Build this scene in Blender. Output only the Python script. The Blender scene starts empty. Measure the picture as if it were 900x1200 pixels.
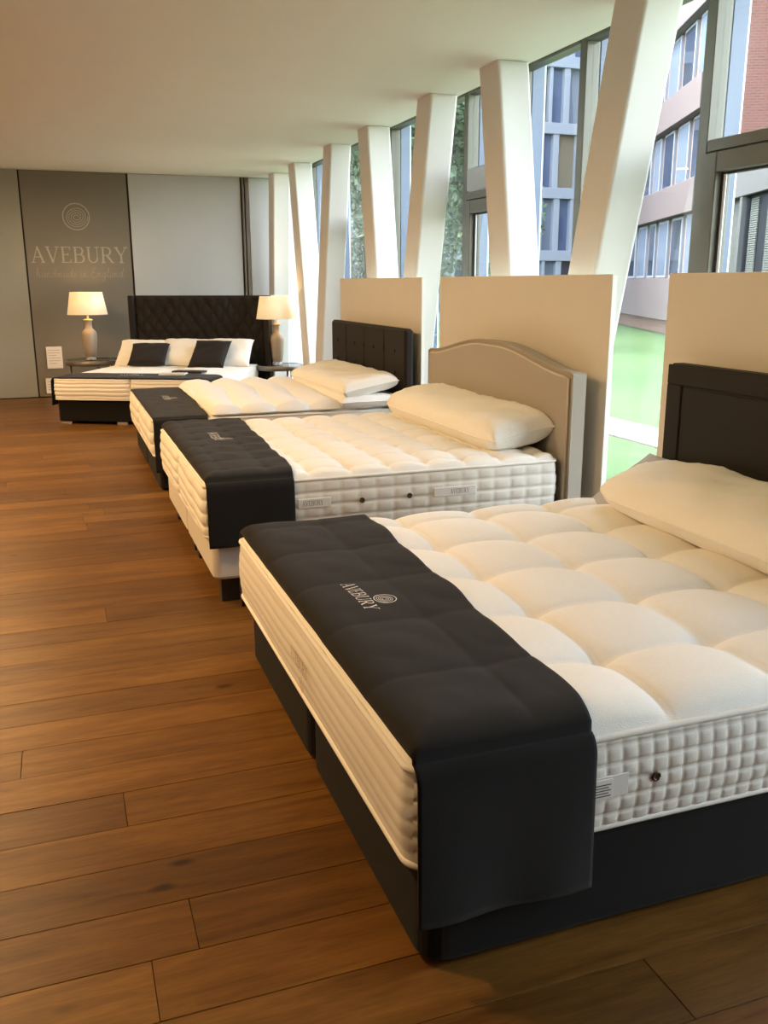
import bpy, math, random
import numpy as np
from mathutils import Matrix, Vector

S = bpy.context.scene
COL = S.collection
rnd = random.Random(7)

# ------------------------------------------------------------------ camera
F_PX, YAW, PITCH, ROLL, CAM_H = 1054.67, math.radians(19.62), math.radians(14.32), math.radians(-0.18), 1.5
cy, sy, cp, sp = math.cos(YAW), math.sin(YAW), math.cos(PITCH), math.sin(PITCH)
fw = Vector((sy * cp, cy * cp, -sp)); rt = Vector((cy, -sy, 0)); up = rt.cross(fw)
cr, sr = math.cos(ROLL), math.sin(ROLL)
rt, up = cr * rt + sr * up, -sr * rt + cr * up
cam = bpy.data.cameras.new('camera'); cam_o = bpy.data.objects.new('camera', cam); COL.objects.link(cam_o)
M = Matrix((rt, up, -fw)).transposed().to_4x4(); M.translation = (0, 0, CAM_H); cam_o.matrix_world = M
cam.sensor_fit = 'VERTICAL'; cam.sensor_height = 24.0; cam.lens = F_PX / 1200 * 24.0
cam.clip_start = 0.05; cam.clip_end = 300
S.camera = cam_o

# ------------------------------------------------------------------ world, sun, exposure
S.view_settings.view_transform = 'Standard'; S.view_settings.look = 'None'
S.view_settings.gamma = 1.0; S.view_settings.use_curve_mapping = False
S.view_settings.exposure = 0.42
W = bpy.data.worlds.new('sky'); S.world = W; W.use_nodes = True
nt = W.node_tree; nt.nodes.clear()
sky = nt.nodes.new('ShaderNodeTexSky'); sky.sky_type = 'NISHITA'; sky.sun_disc = False
sky.sun_elevation = math.radians(50); sky.sun_rotation = math.radians(-12); sky.air_density = 1.0; sky.dust_density = 2.0
bg = nt.nodes.new('ShaderNodeBackground'); bg.inputs[1].default_value = 2.5
wo = nt.nodes.new('ShaderNodeOutputWorld')
hs = nt.nodes.new('ShaderNodeHueSaturation'); hs.inputs['Saturation'].default_value = .5
wbm = nt.nodes.new('ShaderNodeMix'); wbm.data_type = 'RGBA'; wbm.blend_type = 'MULTIPLY'; wbm.inputs[0].default_value = 1.0; wbm.inputs[7].default_value = (1.06, .98, .95, 1)
nt.links.new(sky.outputs[0], hs.inputs['Color']); nt.links.new(hs.outputs[0], wbm.inputs[6]); nt.links.new(wbm.outputs[2], bg.inputs[0]); nt.links.new(bg.outputs[0], wo.inputs[0])
sun = bpy.data.lights.new('sun', 'SUN'); sun.energy = 1.3; sun.angle = math.radians(1.0); sun.color = (1, .95, .86)
sun_o = bpy.data.objects.new('sun', sun); COL.objects.link(sun_o)
sun_o.rotation_euler = Vector((.13, -.64, -.76)).to_track_quat('-Z', 'Y').to_euler()
WARM = (1.0, 0.63, 0.285)
DOWNLIGHTS = [(-1.0, 3.0), (-1.0, 5.4), (-1.0, 7.8), (-1.0, 10.2), (-2.8, 5.4), (-2.8, 9.0)]
DOWN_W = 44

# ------------------------------------------------------------------ materials
MATS = {}
def mat(name, color, rough=0.6, metal=0.0, spec=0.5, var=0.0, scale=20, bump=0.0, bscale=200, sheen=0.0, emit=None, estr=0.0, stretch=None, trans=0.0):
    m = bpy.data.materials.new(name); m.use_nodes = True
    n = m.node_tree.nodes; l = m.node_tree.links; b = n['Principled BSDF']
    c = tuple(color) + (1,)
    b.inputs['Base Color'].default_value = c; b.inputs['Roughness'].default_value = rough
    b.inputs['Metallic'].default_value = metal; b.inputs['Specular IOR Level'].default_value = spec
    if sheen: b.inputs['Sheen Weight'].default_value = sheen; b.inputs['Sheen Roughness'].default_value = .5
    if trans: b.inputs['Transmission Weight'].default_value = trans
    tc = n.new('ShaderNodeTexCoord')
    src = tc.outputs['Object']
    if stretch:
        mp = n.new('ShaderNodeMapping'); mp.inputs['Scale'].default_value = stretch; l.new(src, mp.inputs[0]); src = mp.outputs[0]
    if var:
        nz = n.new('ShaderNodeTexNoise'); nz.inputs['Scale'].default_value = scale; nz.inputs['Detail'].default_value = 6
        l.new(src, nz.inputs['Vector'])
        mx = n.new('ShaderNodeMix'); mx.data_type = 'RGBA'
        mx.inputs[6].default_value = tuple(max(0, x * (1 - var)) for x in color) + (1,)
        mx.inputs[7].default_value = tuple(min(1, x * (1 + var)) for x in color) + (1,)
        l.new(nz.outputs[0], mx.inputs[0]); l.new(mx.outputs[2], b.inputs['Base Color'])
    if bump:
        nb = n.new('ShaderNodeTexNoise'); nb.inputs['Scale'].default_value = bscale; nb.inputs['Detail'].default_value = 3
        l.new(src, nb.inputs['Vector'])
        bp = n.new('ShaderNodeBump'); bp.inputs['Strength'].default_value = bump; bp.inputs['Distance'].default_value = .01
        l.new(nb.outputs[0], bp.inputs['Height']); l.new(bp.outputs[0], b.inputs['Normal'])
    if emit:
        b.inputs['Emission Color'].default_value = tuple(emit) + (1,); b.inputs['Emission Strength'].default_value = estr
    MATS[name] = m
    return m

def glass_mat(name, tint, refl=1.0):
    m = bpy.data.materials.new(name); m.use_nodes = True
    n = m.node_tree.nodes; l = m.node_tree.links; n.clear()
    o = n.new('ShaderNodeOutputMaterial'); t = n.new('ShaderNodeBsdfTransparent'); g = n.new('ShaderNodeBsdfGlossy')
    t.inputs[0].default_value = tuple(tint) + (1,); g.inputs['Roughness'].default_value = 0.0
    fr = n.new('ShaderNodeFresnel'); fr.inputs['IOR'].default_value = 1.45
    mu = n.new('ShaderNodeMath'); mu.operation = 'MULTIPLY'; mu.inputs[1].default_value = refl
    mx = n.new('ShaderNodeMixShader')
    ge = n.new('ShaderNodeNewGeometry'); inv = n.new('ShaderNodeMath'); inv.operation = 'SUBTRACT'; inv.inputs[0].default_value = refl
    l.new(ge.outputs['Backfacing'], inv.inputs[1]); inv.use_clamp = True; l.new(inv.outputs[0], mu.inputs[1])   # a pane reflects once, on the side met first
    l.new(fr.outputs[0], mu.inputs[0]); l.new(mu.outputs[0], mx.inputs[0]); l.new(t.outputs[0], mx.inputs[1]); l.new(g.outputs[0], mx.inputs[2]); l.new(mx.outputs[0], o.inputs[0])
    MATS[name] = m; return m

def wood_mat():
    m = bpy.data.materials.new('oak_plank'); m.use_nodes = True
    n = m.node_tree.nodes; l = m.node_tree.links; b = n['Principled BSDF']
    tc = n.new('ShaderNodeTexCoord'); oi = n.new('ShaderNodeObjectInfo')
    off = n.new('ShaderNodeVectorMath'); off.operation = 'MULTIPLY_ADD'
    cx = n.new('ShaderNodeCombineXYZ')
    for i in range(3): l.new(oi.outputs['Random'], cx.inputs[i])
    l.new(cx.outputs[0], off.inputs[0]); off.inputs[1].default_value = (37, 91, 53); l.new(tc.outputs['Object'], off.inputs[2])
    mp = n.new('ShaderNodeMapping'); mp.inputs['Scale'].default_value = (1.0, 9.0, 1.0); l.new(off.outputs[0], mp.inputs[0])
    g1 = n.new('ShaderNodeTexNoise'); g1.inputs['Scale'].default_value = 2.2; g1.inputs['Detail'].default_value = 8; g1.inputs['Distortion'].default_value = .8
    g2 = n.new('ShaderNodeTexNoise'); g2.inputs['Scale'].default_value = 14; g2.inputs['Detail'].default_value = 4
    l.new(mp.outputs[0], g1.inputs['Vector']); l.new(mp.outputs[0], g2.inputs['Vector'])
    r1 = n.new('ShaderNodeValToRGB'); e = r1.color_ramp.elements
    e[0].position = .25; e[0].color = (.105, .042, .0085, 1); e[1].position = .75; e[1].color = (.235, .113, .025, 1)
    l.new(g1.outputs[0], r1.inputs[0])
    # plank to plank tone
    r2 = n.new('ShaderNodeValToRGB'); e = r2.color_ramp.elements
    e[0].position = 0; e[0].color = (.66, .62, .58, 1); e[1].position = 1; e[1].color = (1.12, 1.10, 1.05, 1)
    l.new(oi.outputs['Random'], r2.inputs[0])
    m1 = n.new('ShaderNodeMix'); m1.data_type = 'RGBA'; m1.blend_type = 'MULTIPLY'; m1.inputs[0].default_value = 1
    l.new(r1.outputs[0], m1.inputs[6]); l.new(r2.outputs[0], m1.inputs[7])
    r3 = n.new('ShaderNodeValToRGB'); e = r3.color_ramp.elements
    e[0].position = .35; e[0].color = (.78, .76, .72, 1); e[1].position = .6; e[1].color = (1, 1, 1, 1)
    l.new(g2.outputs[0], r3.inputs[0])
    m2 = n.new('ShaderNodeMix'); m2.data_type = 'RGBA'; m2.blend_type = 'MULTIPLY'; m2.inputs[0].default_value = .8
    l.new(m1.outputs[2], m2.inputs[6]); l.new(r3.outputs[0], m2.inputs[7])
    # knots
    mk = n.new('ShaderNodeMapping'); mk.inputs['Scale'].default_value = (1.9, 4.2, 1.0); l.new(off.outputs[0], mk.inputs[0])
    vo = n.new('ShaderNodeTexVoronoi'); vo.inputs['Scale'].default_value = 1.0; l.new(mk.outputs[0], vo.inputs['Vector'])
    rk = n.new('ShaderNodeValToRGB'); e = rk.color_ramp.elements
    e[0].position = .03; e[0].color = (.16, .12, .1, 1); e[1].position = .085; e[1].color = (1, 1, 1, 1)
    l.new(vo.outputs['Distance'], rk.inputs[0])
    m3 = n.new('ShaderNodeMix'); m3.data_type = 'RGBA'; m3.blend_type = 'MULTIPLY'; m3.inputs[0].default_value = .85
    l.new(m2.outputs[2], m3.inputs[6]); l.new(rk.outputs[0], m3.inputs[7])
    l.new(m3.outputs[2], b.inputs['Base Color'])
    b.inputs['Roughness'].default_value = .40; b.inputs['Specular IOR Level'].default_value = .22
    bp = n.new('ShaderNodeBump'); bp.inputs['Strength'].default_value = .12; bp.inputs['Distance'].default_value = .002
    l.new(g2.outputs[0], bp.inputs['Height']); l.new(bp.outputs[0], b.inputs['Normal'])
    MATS['oak_plank'] = m; return m

def brick_mat(name, c1, c2, mortar, axes=(1, 2)):
    m = bpy.data.materials.new(name); m.use_nodes = True
    n = m.node_tree.nodes; l = m.node_tree.links; b = n['Principled BSDF']
    tc = n.new('ShaderNodeTexCoord'); sx = n.new('ShaderNodeSeparateXYZ'); cx = n.new('ShaderNodeCombineXYZ')
    l.new(tc.outputs['Object'], sx.inputs[0]); l.new(sx.outputs[axes[0]], cx.inputs[0]); l.new(sx.outputs[axes[1]], cx.inputs[1])
    br = n.new('ShaderNodeTexBrick'); l.new(cx.outputs[0], br.inputs['Vector'])
    br.inputs['Color1'].default_value = c1 + (1,); br.inputs['Color2'].default_value = c2 + (1,); br.inputs['Mortar'].default_value = mortar + (1,)
    br.inputs['Scale'].default_value = 1.0; br.inputs['Mortar Size'].default_value = .012; br.inputs['Brick Width'].default_value = .20; br.inputs['Row Height'].default_value = .065
    l.new(br.outputs[0], b.inputs['Base Color']); b.inputs['Roughness'].default_value = .85
    bp = n.new('ShaderNodeBump'); bp.inputs['Strength'].default_value = .5; bp.inputs['Distance'].default_value = .01; bp.invert = True
    l.new(br.outputs['Fac'], bp.inputs['Height']); l.new(bp.outputs[0], b.inputs['Normal'])
    MATS[name] = m; return m

wood_mat()
mat('sub_floor', (.03, .018, .01), .9, var=.2)
mat('ceiling_paint', (.83, .81, .77), .9, var=.02, scale=3)
mat('column_paint', (.76, .745, .71), .75, var=.02, scale=4)
mat('panel_paint', (.79, .745, .655), .42, var=.03, scale=3)
mat('panel_edge', (.85, .84, .8), .6, var=.02)  # paler tone; on the board ends it stands for daylight
mat('wall_sage', (.28, .27, .225), .6, var=.05, scale=2)
mat('wall_taupe', (.175, .155, .12), .6, var=.05, scale=2)
mat('wall_grey', (.47, .47, .47), .25, var=.05, scale=2)
mat('wall_back_paint', (.30, .28, .25), .6, var=.04, scale=2)
mat('wall_plain', (.62, .57, .48), .8, var=.03, scale=2)
mat('dark_joint', (.02, .018, .015), .8, var=.2)
mat('trim_bronze', (.16, .13, .10), .4, metal=.4, var=.1)
mat('lettering', (.36, .335, .28), .6, var=.05)
mat('lettering_faint', (.265, .24, .195), .6, var=.05)
mat('ticking_cream', (.91, .89, .84), .85, var=.03, scale=60, bump=.25, bscale=400, sheen=.15)
mat('border_cream', (.80, .77, .71), .85, var=.04, scale=80, bump=.2, bscale=500, sheen=.1)
mat('piping_white', (.85, .83, .78), .8, var=.03)
mat('pillow_cotton', (.91, .89, .84), .85, var=.02, scale=40, bump=.2, bscale=60, sheen=.1)
mat('topper_white', (.90, .90, .90), .85, var=.02, scale=40, bump=.2, bscale=90)
mat('pillow_grey', (.45, .44, .43), .85, var=.05, scale=40, bump=.2, bscale=60)
mat('charcoal_felt', (.0135, .0125, .012), .95, spec=.2, var=.25, scale=300, bump=.35, bscale=900, sheen=.09)
mat('black_fabric', (.0075, .0062, .0055), .9, spec=.2, var=.25, scale=200, bump=.3, bscale=700, sheen=.04)
mat('black_velvet', (.017, .013, .011), .8, spec=.25, var=.2, scale=100, bump=.15, bscale=500, sheen=.06)
mat('brown_leather', (.012, .009, .008), .55, spec=.3, var=.15, scale=60, bump=.1, bscale=300)
mat('linen_beige', (.42, .375, .315), .85, var=.06, scale=200, bump=.25, bscale=600, sheen=.1)
mat('linen_cream', (.66, .61, .53), .85, var=.05, scale=200, bump=.25, bscale=600, sheen=.1)
mat('black_wood', (.015, .012, .01), .4, var=.2)
mat('glide_steel', (.6, .58, .55), .3, metal=.9, var=.1)
mat('thread_silver', (.80, .78, .74), .6, var=.05)
mat('thread_brown', (.42, .30, .17), .8, var=.1)
mat('label_cloth', (.80, .78, .75), .8, var=.03)
mat('label_print', (.12, .11, .11), .8, var=.1)
mat('eyelet_brass', (.10, .075, .05), .35, metal=.8, var=.2)
mat('eyelet_washer', (.75, .73, .70), .7, var=.05)
mat('lamp_ceramic', (.40, .325, .25), .35, var=.08, scale=30)
mat('lamp_gold', (.65, .5, .28), .3, metal=.8, var=.1)
mat('acrylic', (.85, .85, .85), .08, var=.02, trans=.6)
mat('lamp_shade', (.90, .82, .66), .8, var=.02, emit=(1.0, .66, .30), estr=.34)
mat('bulb', (1, .9, .7), .5, var=.02, emit=(1, .75, .4), estr=3)
mat('smoked_glass', (.05, .05, .045), .08, var=.1, spec=.6)
mat('pewter', (.22, .20, .18), .35, metal=.5, var=.15)
mat('paper', (.78, .75, .70), .7, var=.03)
mat('paper_print', (.40, .38, .36), .7, var=.05)
mat('flex_black', (.02, .02, .02), .5, var=.1)
mat('frame_olive', (.115, .108, .085), .45, metal=.3, var=.06)
mat('frame_grey', (.32, .32, .31), .4, metal=.3, var=.05)
mat('fin_sky_blue', (.05, .085, .16), .35, metal=.0, var=.05)  # sky reflection on the metal fin, put into its base colour
mat('sunlit_white', (.6, .62, .65), .4, var=.03)  # white put in for sun on the frame edges
mat('gasket', (.015, .015, .018), .6, var=.1)
glass_mat('window_glass', (.93, .97, .95), 1.0)
mat('sky_block_roof', (.4, .4, .4), .9, var=.05)
mat('lawn_grass', (.070, .118, .055), .95, spec=.03, var=.35, scale=9, bump=.6, bscale=60)
mat('paving', (.30, .295, .28), .9, spec=.1, var=.08, scale=10, bump=.2, bscale=60)
mat('bark', (.09, .065, .045), .9, var=.3, scale=30, bump=.5, bscale=40)
mat('leaf_green', (.055, .115, .035), .6, var=.4, scale=1.5)
mat('leaf_dark', (.035, .065, .030), .6, var=.4, scale=1.5)
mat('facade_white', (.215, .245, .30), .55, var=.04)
mat('facade_core', (.12, .13, .16), .8, var=.1)
mat('pane_blue', (.07, .10, .19), .06, var=.2, scale=.5, spec=.8)
mat('pane_pale', (.13, .16, .22), .15, var=.15, scale=.7)
mat('pane_dark', (.035, .045, .07), .05, var=.2, scale=.5, spec=.7)
mat('curtain_tan', (.16, .14, .10), .7, var=.1)
brick_mat('brick_red', (.085, .024, .017), (.115, .034, .024), (.11, .058, .046), (1, 2))
brick_mat('brick_pink', (.15, .08, .066), (.18, .10, .08), (.18, .125, .11), (0, 2))
mat('stone_band', (.095, .075, .08), .7, var=.05)
mat('fascia_grey', (.075, .08, .085), .6, var=.05)
mat('annex_dark', (.012, .014, .018), .3, var=.2)
mat('blind_white', (.11, .125, .12), .6, var=.05)

# ------------------------------------------------------------------ object helpers
def mk_mesh(name, V, Fc, m, smooth=False):
    me = bpy.data.meshes.new(name)
    me.from_pydata([tuple(map(float, v)) for v in V], [], [tuple(int(i) for i in f) for f in Fc]); me.update()
    if smooth: me.polygons.foreach_set('use_smooth', [True] * len(me.polygons))
    if m: me.materials.append(MATS[m])
    return me
def part(name, VF, m, parent=None, smooth=False, label=None, kind=None, loc=None):
    V, Fc = VF
    o = bpy.data.objects.new(name, mk_mesh(name, V, Fc, m, smooth)); COL.objects.link(o)
    if parent: o.parent = parent
    if loc: o.location = loc
    if label: o['label'] = label
    if kind: o['kind'] = kind
    return o
def inst(name, me, parent, loc=(0, 0, 0), rotz=0):
    o = bpy.data.objects.new(name, me); COL.objects.link(o); o.parent = parent; o.location = loc; o.rotation_euler = (0, 0, rotz); return o
def tag(o, label, cat, group=None, kind=None):
    o['label'] = label; o['category'] = cat
    if group: o['group'] = group
    if kind: o['kind'] = kind
    return o
def thing(name, loc, rotz, label, cat, group=None):
    o = bpy.data.objects.new(name, None); COL.objects.link(o); o.empty_display_size = .1
    o.location = loc; o.rotation_euler = (0, 0, rotz); return tag(o, label, cat, group)
def struct(name, VF, m, smooth=False):
    return part(name, VF, m, None, smooth, kind='structure')
def root_struct(name, loc=(0, 0, 0)):
    o = bpy.data.objects.new(name, None); COL.objects.link(o); o.location = loc; o['kind'] = 'structure'; return o
def join(*parts_):
    V, Fc = [], []
    for v, f in parts_:
        n = len(V); V += [tuple(p) for p in v]; Fc += [tuple(i + n for i in q) for q in f]
    return V, Fc
def box(x0, y0, z0, x1, y1, z1):
    V = [(x0, y0, z0), (x1, y0, z0), (x1, y1, z0), (x0, y1, z0), (x0, y0, z1), (x1, y0, z1), (x1, y1, z1), (x0, y1, z1)]
    return V, [(0, 3, 2, 1), (4, 5, 6, 7), (0, 1, 5, 4), (1, 2, 6, 5), (2, 3, 7, 6), (3, 0, 4, 7)]
def cbox(x0, y0, z0, x1, y1, z1, b):
    """box with chamfered edges (24 verts)"""
    xs, ys, zs = (x0, x1), (y0, y1), (z0, z1)
    V = []; idx = {}
    for i in (0, 1):
        for j in (0, 1):
            for k in (0, 1):
                s = (1 if i == 0 else -1, 1 if j == 0 else -1, 1 if k == 0 else -1)
                for a in range(3):
                    p = [xs[i], ys[j], zs[k]]
                    for c in range(3):
                        if c != a: p[c] += s[c] * b
                    # vertex lying on face normal to axis a
                    idx[(i, j, k, a)] = len(V); V.append(tuple(p))
    Fc = []
    def face(vs):
        P = [Vector(V[v]) for v in vs]; c = sum(P, Vector()) / len(P); n = (P[1] - P[0]).cross(P[2] - P[0])
        ctr = Vector(((x0 + x1) / 2, (y0 + y1) / 2, (z0 + z1) / 2))
        Fc.append(tuple(vs) if n.dot(c - ctr) > 0 else tuple(reversed(vs)))
    for a in range(3):
        o = [c for c in range(3) if c != a]
        for s in (0, 1):
            q = []
            for u, v in ((0, 0), (1, 0), (1, 1), (0, 1)):
                t = [0, 0, 0]; t[a] = s; t[o[0]] = u; t[o[1]] = v; q.append(idx[(*t, a)])
            face(q)
    for a in range(3):          # edges along axis a
        o = [c for c in range(3) if c != a]
        for u in (0, 1):
            for v in (0, 1):
                t0 = [0, 0, 0]; t0[o[0]] = u; t0[o[1]] = v; t1 = list(t0); t1[a] = 1
                face([idx[(*t0, o[0])], idx[(*t0, o[1])], idx[(*t1, o[1])], idx[(*t1, o[0])]])
    for i in (0, 1):
        for j in (0, 1):
            for k in (0, 1): face([idx[(i, j, k, a)] for a in range(3)])
    return V, Fc
def rrect(x0, y0, x1, y1, r, n=5):
    """rounded rectangle outline, counter-clockwise"""
    P = []
    for cx_, cy_, a0 in ((x1 - r, y0 + r, -90), (x1 - r, y1 - r, 0), (x0 + r, y1 - r, 90), (x0 + r, y0 + r, 180)):
        for k in range(n + 1):
            a = math.radians(a0 + 90 * k / n); P.append((cx_ + r * math.cos(a), cy_ + r * math.sin(a)))
    return P
def prism(outline, z0, z1, shift=(0, 0), edge=0.0):
    """vertical prism, optional lean (shift of the top) and small top/bottom chamfer"""
    n = len(outline); cx_ = sum(p[0] for p in outline) / n; cy_ = sum(p[1] for p in outline) / n
    lv = [(z0, 0)] if not edge else [(z0, edge), (z0 + edge, 0), (z1 - edge, 0)]
    lv = [(z0, 0), (z1, 0)] if not edge else lv + [(z1, edge)]
    V, Fc = [], []
    for z, e in lv:
        t = (z - z0) / (z1 - z0)
        for x, y in outline:
            dx, dy = x - cx_, y - cy_; d = math.hypot(dx, dy) or 1
            V.append((x - dx / d * e + shift[0] * t, y - dy / d * e + shift[1] * t, z))
    for a in range(len(lv) - 1):
        for i in range(n):
            j = (i + 1) % n; Fc.append((a * n + i, a * n + j, (a + 1) * n + j, (a + 1) * n + i))
    Fc.append(tuple(reversed(range(n)))); Fc.append(tuple((len(lv) - 1) * n + i for i in range(n)))
    return V, Fc
def lathe(prof, seg=32, c=(0, 0), caps=True):
    V, Fc = [], []
    for r, z in prof:
        for k in range(seg):
            a = 2 * math.pi * k / seg; V.append((c[0] + r * math.cos(a), c[1] + r * math.sin(a), z))
    for i in range(len(prof) - 1):
        for k in range(seg):
            j = (k + 1) % seg; Fc.append((i * seg + k, i * seg + j, (i + 1) * seg + j, (i + 1) * seg + k))
    if caps:
        Fc.append(tuple(reversed(range(seg)))); Fc.append(tuple((len(prof) - 1) * seg + k for k in range(seg)))
    return V, Fc
def tube(P, r, seg=8, closed=False):
    P = [Vector(p) for p in P]; n = len(P); V, Fc = [], []
    for i, p in enumerate(P):
        a = P[(i - 1) % n] if (closed or i > 0) else P[i]; b = P[(i + 1) % n] if (closed or i < n - 1) else P[i]
        t = (b - a).normalized(); ref = Vector((0, 0, 1)) if abs(t.z) < .9 else Vector((1, 0, 0))
        u = t.cross(ref).normalized(); w = u.cross(t)
        for k in range(seg):
            an = 2 * math.pi * k / seg; V.append(tuple(p + r * (math.cos(an) * u + math.sin(an) * w)))
    m_ = n if closed else n - 1
    for i in range(m_):
        i2 = (i + 1) % n
        for k in range(seg):
            k2 = (k + 1) % seg; Fc.append((i * seg + k, i2 * seg + k, i2 * seg + k2, i * seg + k2))
    if not closed:
        Fc.append(tuple(range(seg))); Fc.append(tuple(reversed([(n - 1) * seg + k for k in range(seg)])))
    return V, Fc
def gridfaces(nx, ny, off=0, flip=False):
    i = np.arange(nx - 1)[:, None] * ny + np.arange(ny - 1)[None, :] + off
    q = np.stack([i, i + ny, i + ny + 1, i + 1], -1).reshape(-1, 4)
    return q[:, ::-1] if flip else q

# ------------------------------------------------------------------ lettering
def stroke(p, q, w, w2=None):
    (x0, y0), (x1, y1) = p, q; w2 = w if w2 is None else w2
    d = math.hypot(x1 - x0, y1 - y0) or 1; nx, ny = -(y1 - y0) / d, (x1 - x0) / d
    return [(x0 - nx * w / 2, y0 - ny * w / 2), (x1 - nx * w2 / 2, y1 - ny * w2 / 2), (x1 + nx * w2 / 2, y1 + ny * w2 / 2), (x0 + nx * w / 2, y0 + ny * w / 2)]
def bar(x0, x1, y, t=.055): return stroke((x0, y), (x1, y), t)
def arc(cx_, cy_, rx, ry, a0, a1, thick, thin, n=10):
    q = []
    for i in range(n):
        t0, t1 = (math.radians(a0 + (a1 - a0) * k / n) for k in (i, i + 1))
        f = lambda t: thin + (thick - thin) * abs(math.cos(t))
        q.append(stroke((cx_ + rx * math.cos(t0), cy_ + ry * math.sin(t0)), (cx_ + rx * math.cos(t1), cy_ + ry * math.sin(t1)), f(t0), f(t1)))
    return q
K, T = .125, .055
LET = {
 'A': (.92, [stroke((.14, .03), (.46, 1), T), stroke((.44, 1), (.80, .03), K), bar(.26, .68, .36), bar(.02, .28, .025), bar(.64, .94, .025)]),
 'V': (.90, [stroke((.12, .97), (.46, 0), K), stroke((.44, 0), (.78, .97), T), bar(-.02, .28, .975), bar(.62, .90, .975)]),
 'E': (.76, [stroke((.17, 0), (.17, 1), K), bar(.03, .66, .972), bar(.17, .52, .52), bar(.03, .70, .028), stroke((.64, .99), (.64, .80), T), stroke((.68, .01), (.68, .22), T), stroke((.51, .44), (.51, .61), T)]),
 'B': (.82, [stroke((.17, 0), (.17, 1), K), bar(.03, .46, .972), bar(.17, .48, .52), bar(.03, .48, .028)] + arc(.44, .745, .22, .228, -90, 90, K, T) + arc(.46, .272, .26, .245, -90, 90, K, T)),
 'U': (.90, [stroke((.17, .99), (.17, .32), K), stroke((.74, .99), (.74, .32), T), bar(.01, .34, .975), bar(.60, .88, .975)] + arc(.455, .32, .285, .30, 180, 360, .09, T)),
 'R': (.90, [stroke((.17, 0), (.17, 1), K), bar(.03, .46, .972), bar(.17, .46, .48), bar(.03, .33, .025), stroke((.44, .48), (.78, .03), K), bar(.70, .92, .025)] + arc(.44, .725, .24, .245, -90, 90, K, T)),
 'Y': (.88, [stroke((.10, .97), (.44, .44), K), stroke((.44, .44), (.76, .97), T), stroke((.44, .46), (.44, 0), K), bar(-.02, .26, .975), bar(.62, .90, .975), bar(.28, .60, .025)]),
}
def serif_word(word, gap=.06):
    x, out = 0, []
    for ch in word:
        w, qs = LET[ch]
        for q in qs: out.append([(px + x, py) for px, py in q])
        x += w + gap
    return out, x - gap
HAND = {
 'h': (.52, [[(0, 0), (.12, .55), (.24, 1.0), (.16, 1.02), (.06, .4), (0, 0)], [(.05, .25), (.2, .48), (.3, .42), (.26, .05), (.36, .02), (.5, .15)]]),
 'a': (.46, [[(.34, .42), (.18, .5), (.03, .25), (.1, .02), (.25, .12), (.36, .46), (.30, .05), (.46, .12)]]),
 'n': (.50, [[(0, .4), (.1, .48), (.05, 0), (.18, .42), (.3, .44), (.26, .05), (.36, .02), (.5, .14)]]),
 'd': (.50, [[(.34, .42), (.18, .5), (.03, .25), (.1, .02), (.25, .12), (.5, 1.0), (.32, .05), (.5, .12)]]),
 'm': (.70, [[(0, .4), (.1, .48), (.05, 0), (.18, .42), (.28, .42), (.24, 0), (.38, .42), (.5, .44), (.46, .05), (.56, .02), (.7, .14)]]),
 'e': (.38, [[(0, .15), (.2, .26), (.26, .42), (.14, .48), (.04, .25), (.12, .02), (.38, .14)]]),
 'i': (.28, [[(0, .3), (.1, .46), (.06, .06), (.14, .02), (.28, .14)], [(.16, .66), (.18, .72)]]),
 'g': (.46, [[(.34, .42), (.18, .5), (.03, .25), (.1, .04), (.25, .14), (.36, .46), (.2, -.35), (.02, -.38), (.1, -.15), (.46, .14)]]),
 'l': (.30, [[(0, .15), (.2, .6), (.28, .98), (.18, 1.0), (.08, .3), (.14, .02), (.30, .14)]]),
 'E': (.66, [[(.6, .9), (.42, 1.02), (.22, .88), (.28, .62), (.46, .56), (.24, .54), (.05, .28), (.14, .02), (.4, .0), (.6, .2)]]),
 ' ': (.30, []),
}
def hand_word(txt, w=.05):
    x, out = 0, []
    for ch in txt:
        wd, pl = HAND[ch]
        for p in pl:
            # smooth the polyline a little
            q = []
            for i in range(len(p) - 1):
                p0, p1, p2, p3 = p[max(i - 1, 0)], p[i], p[i + 1], p[min(i + 2, len(p) - 1)]
                for k in range(3):
                    t = k / 3
                    q.append(tuple(.5 * (2 * b + (c - a) * t + (2 * a - 5 * b + 4 * c - d) * t * t + (-a + 3 * b - 3 * c + d) * t ** 3) for a, b, c, d in zip(p0, p1, p2, p3)))
            q.append(p[-1])
            for a, b in zip(q[:-1], q[1:]): out.append(stroke((a[0] + x, a[1]), (b[0] + x, b[1]), w))
        x += wd
    return out, x
def swirl(r=1.0):
    """emblem: a heavy ring round a slightly uneven spiral"""
    out = []; n = 48
    for i in range(n):
        a, b = 2 * math.pi * i / n, 2 * math.pi * (i + 1) / n
        out.append(stroke((r * math.cos(a), r * math.sin(a)), (r * math.cos(b), r * math.sin(b)), .085 * r))
    prev = None; turns = 4
    for i in range(turns * 28 + 1):
        a = 2 * math.pi * i / 28; rr = r * (.12 + .70 * i / (turns * 28)) * (1 + .06 * math.sin(2 * a + .6))
        p = (rr * math.cos(a) + .04 * r, rr * math.sin(a) - .02 * r)
        if prev: out.append(stroke(prev, p, .05 * r))
        prev = p
    return out
def quads_mesh(quads, fn):
    V, Fc = [], []
    for q in quads:
        n = len(V); V += [fn(*p) for p in q]; Fc.append(tuple(n + i for i in range(len(q))))
    return V, Fc

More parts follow.
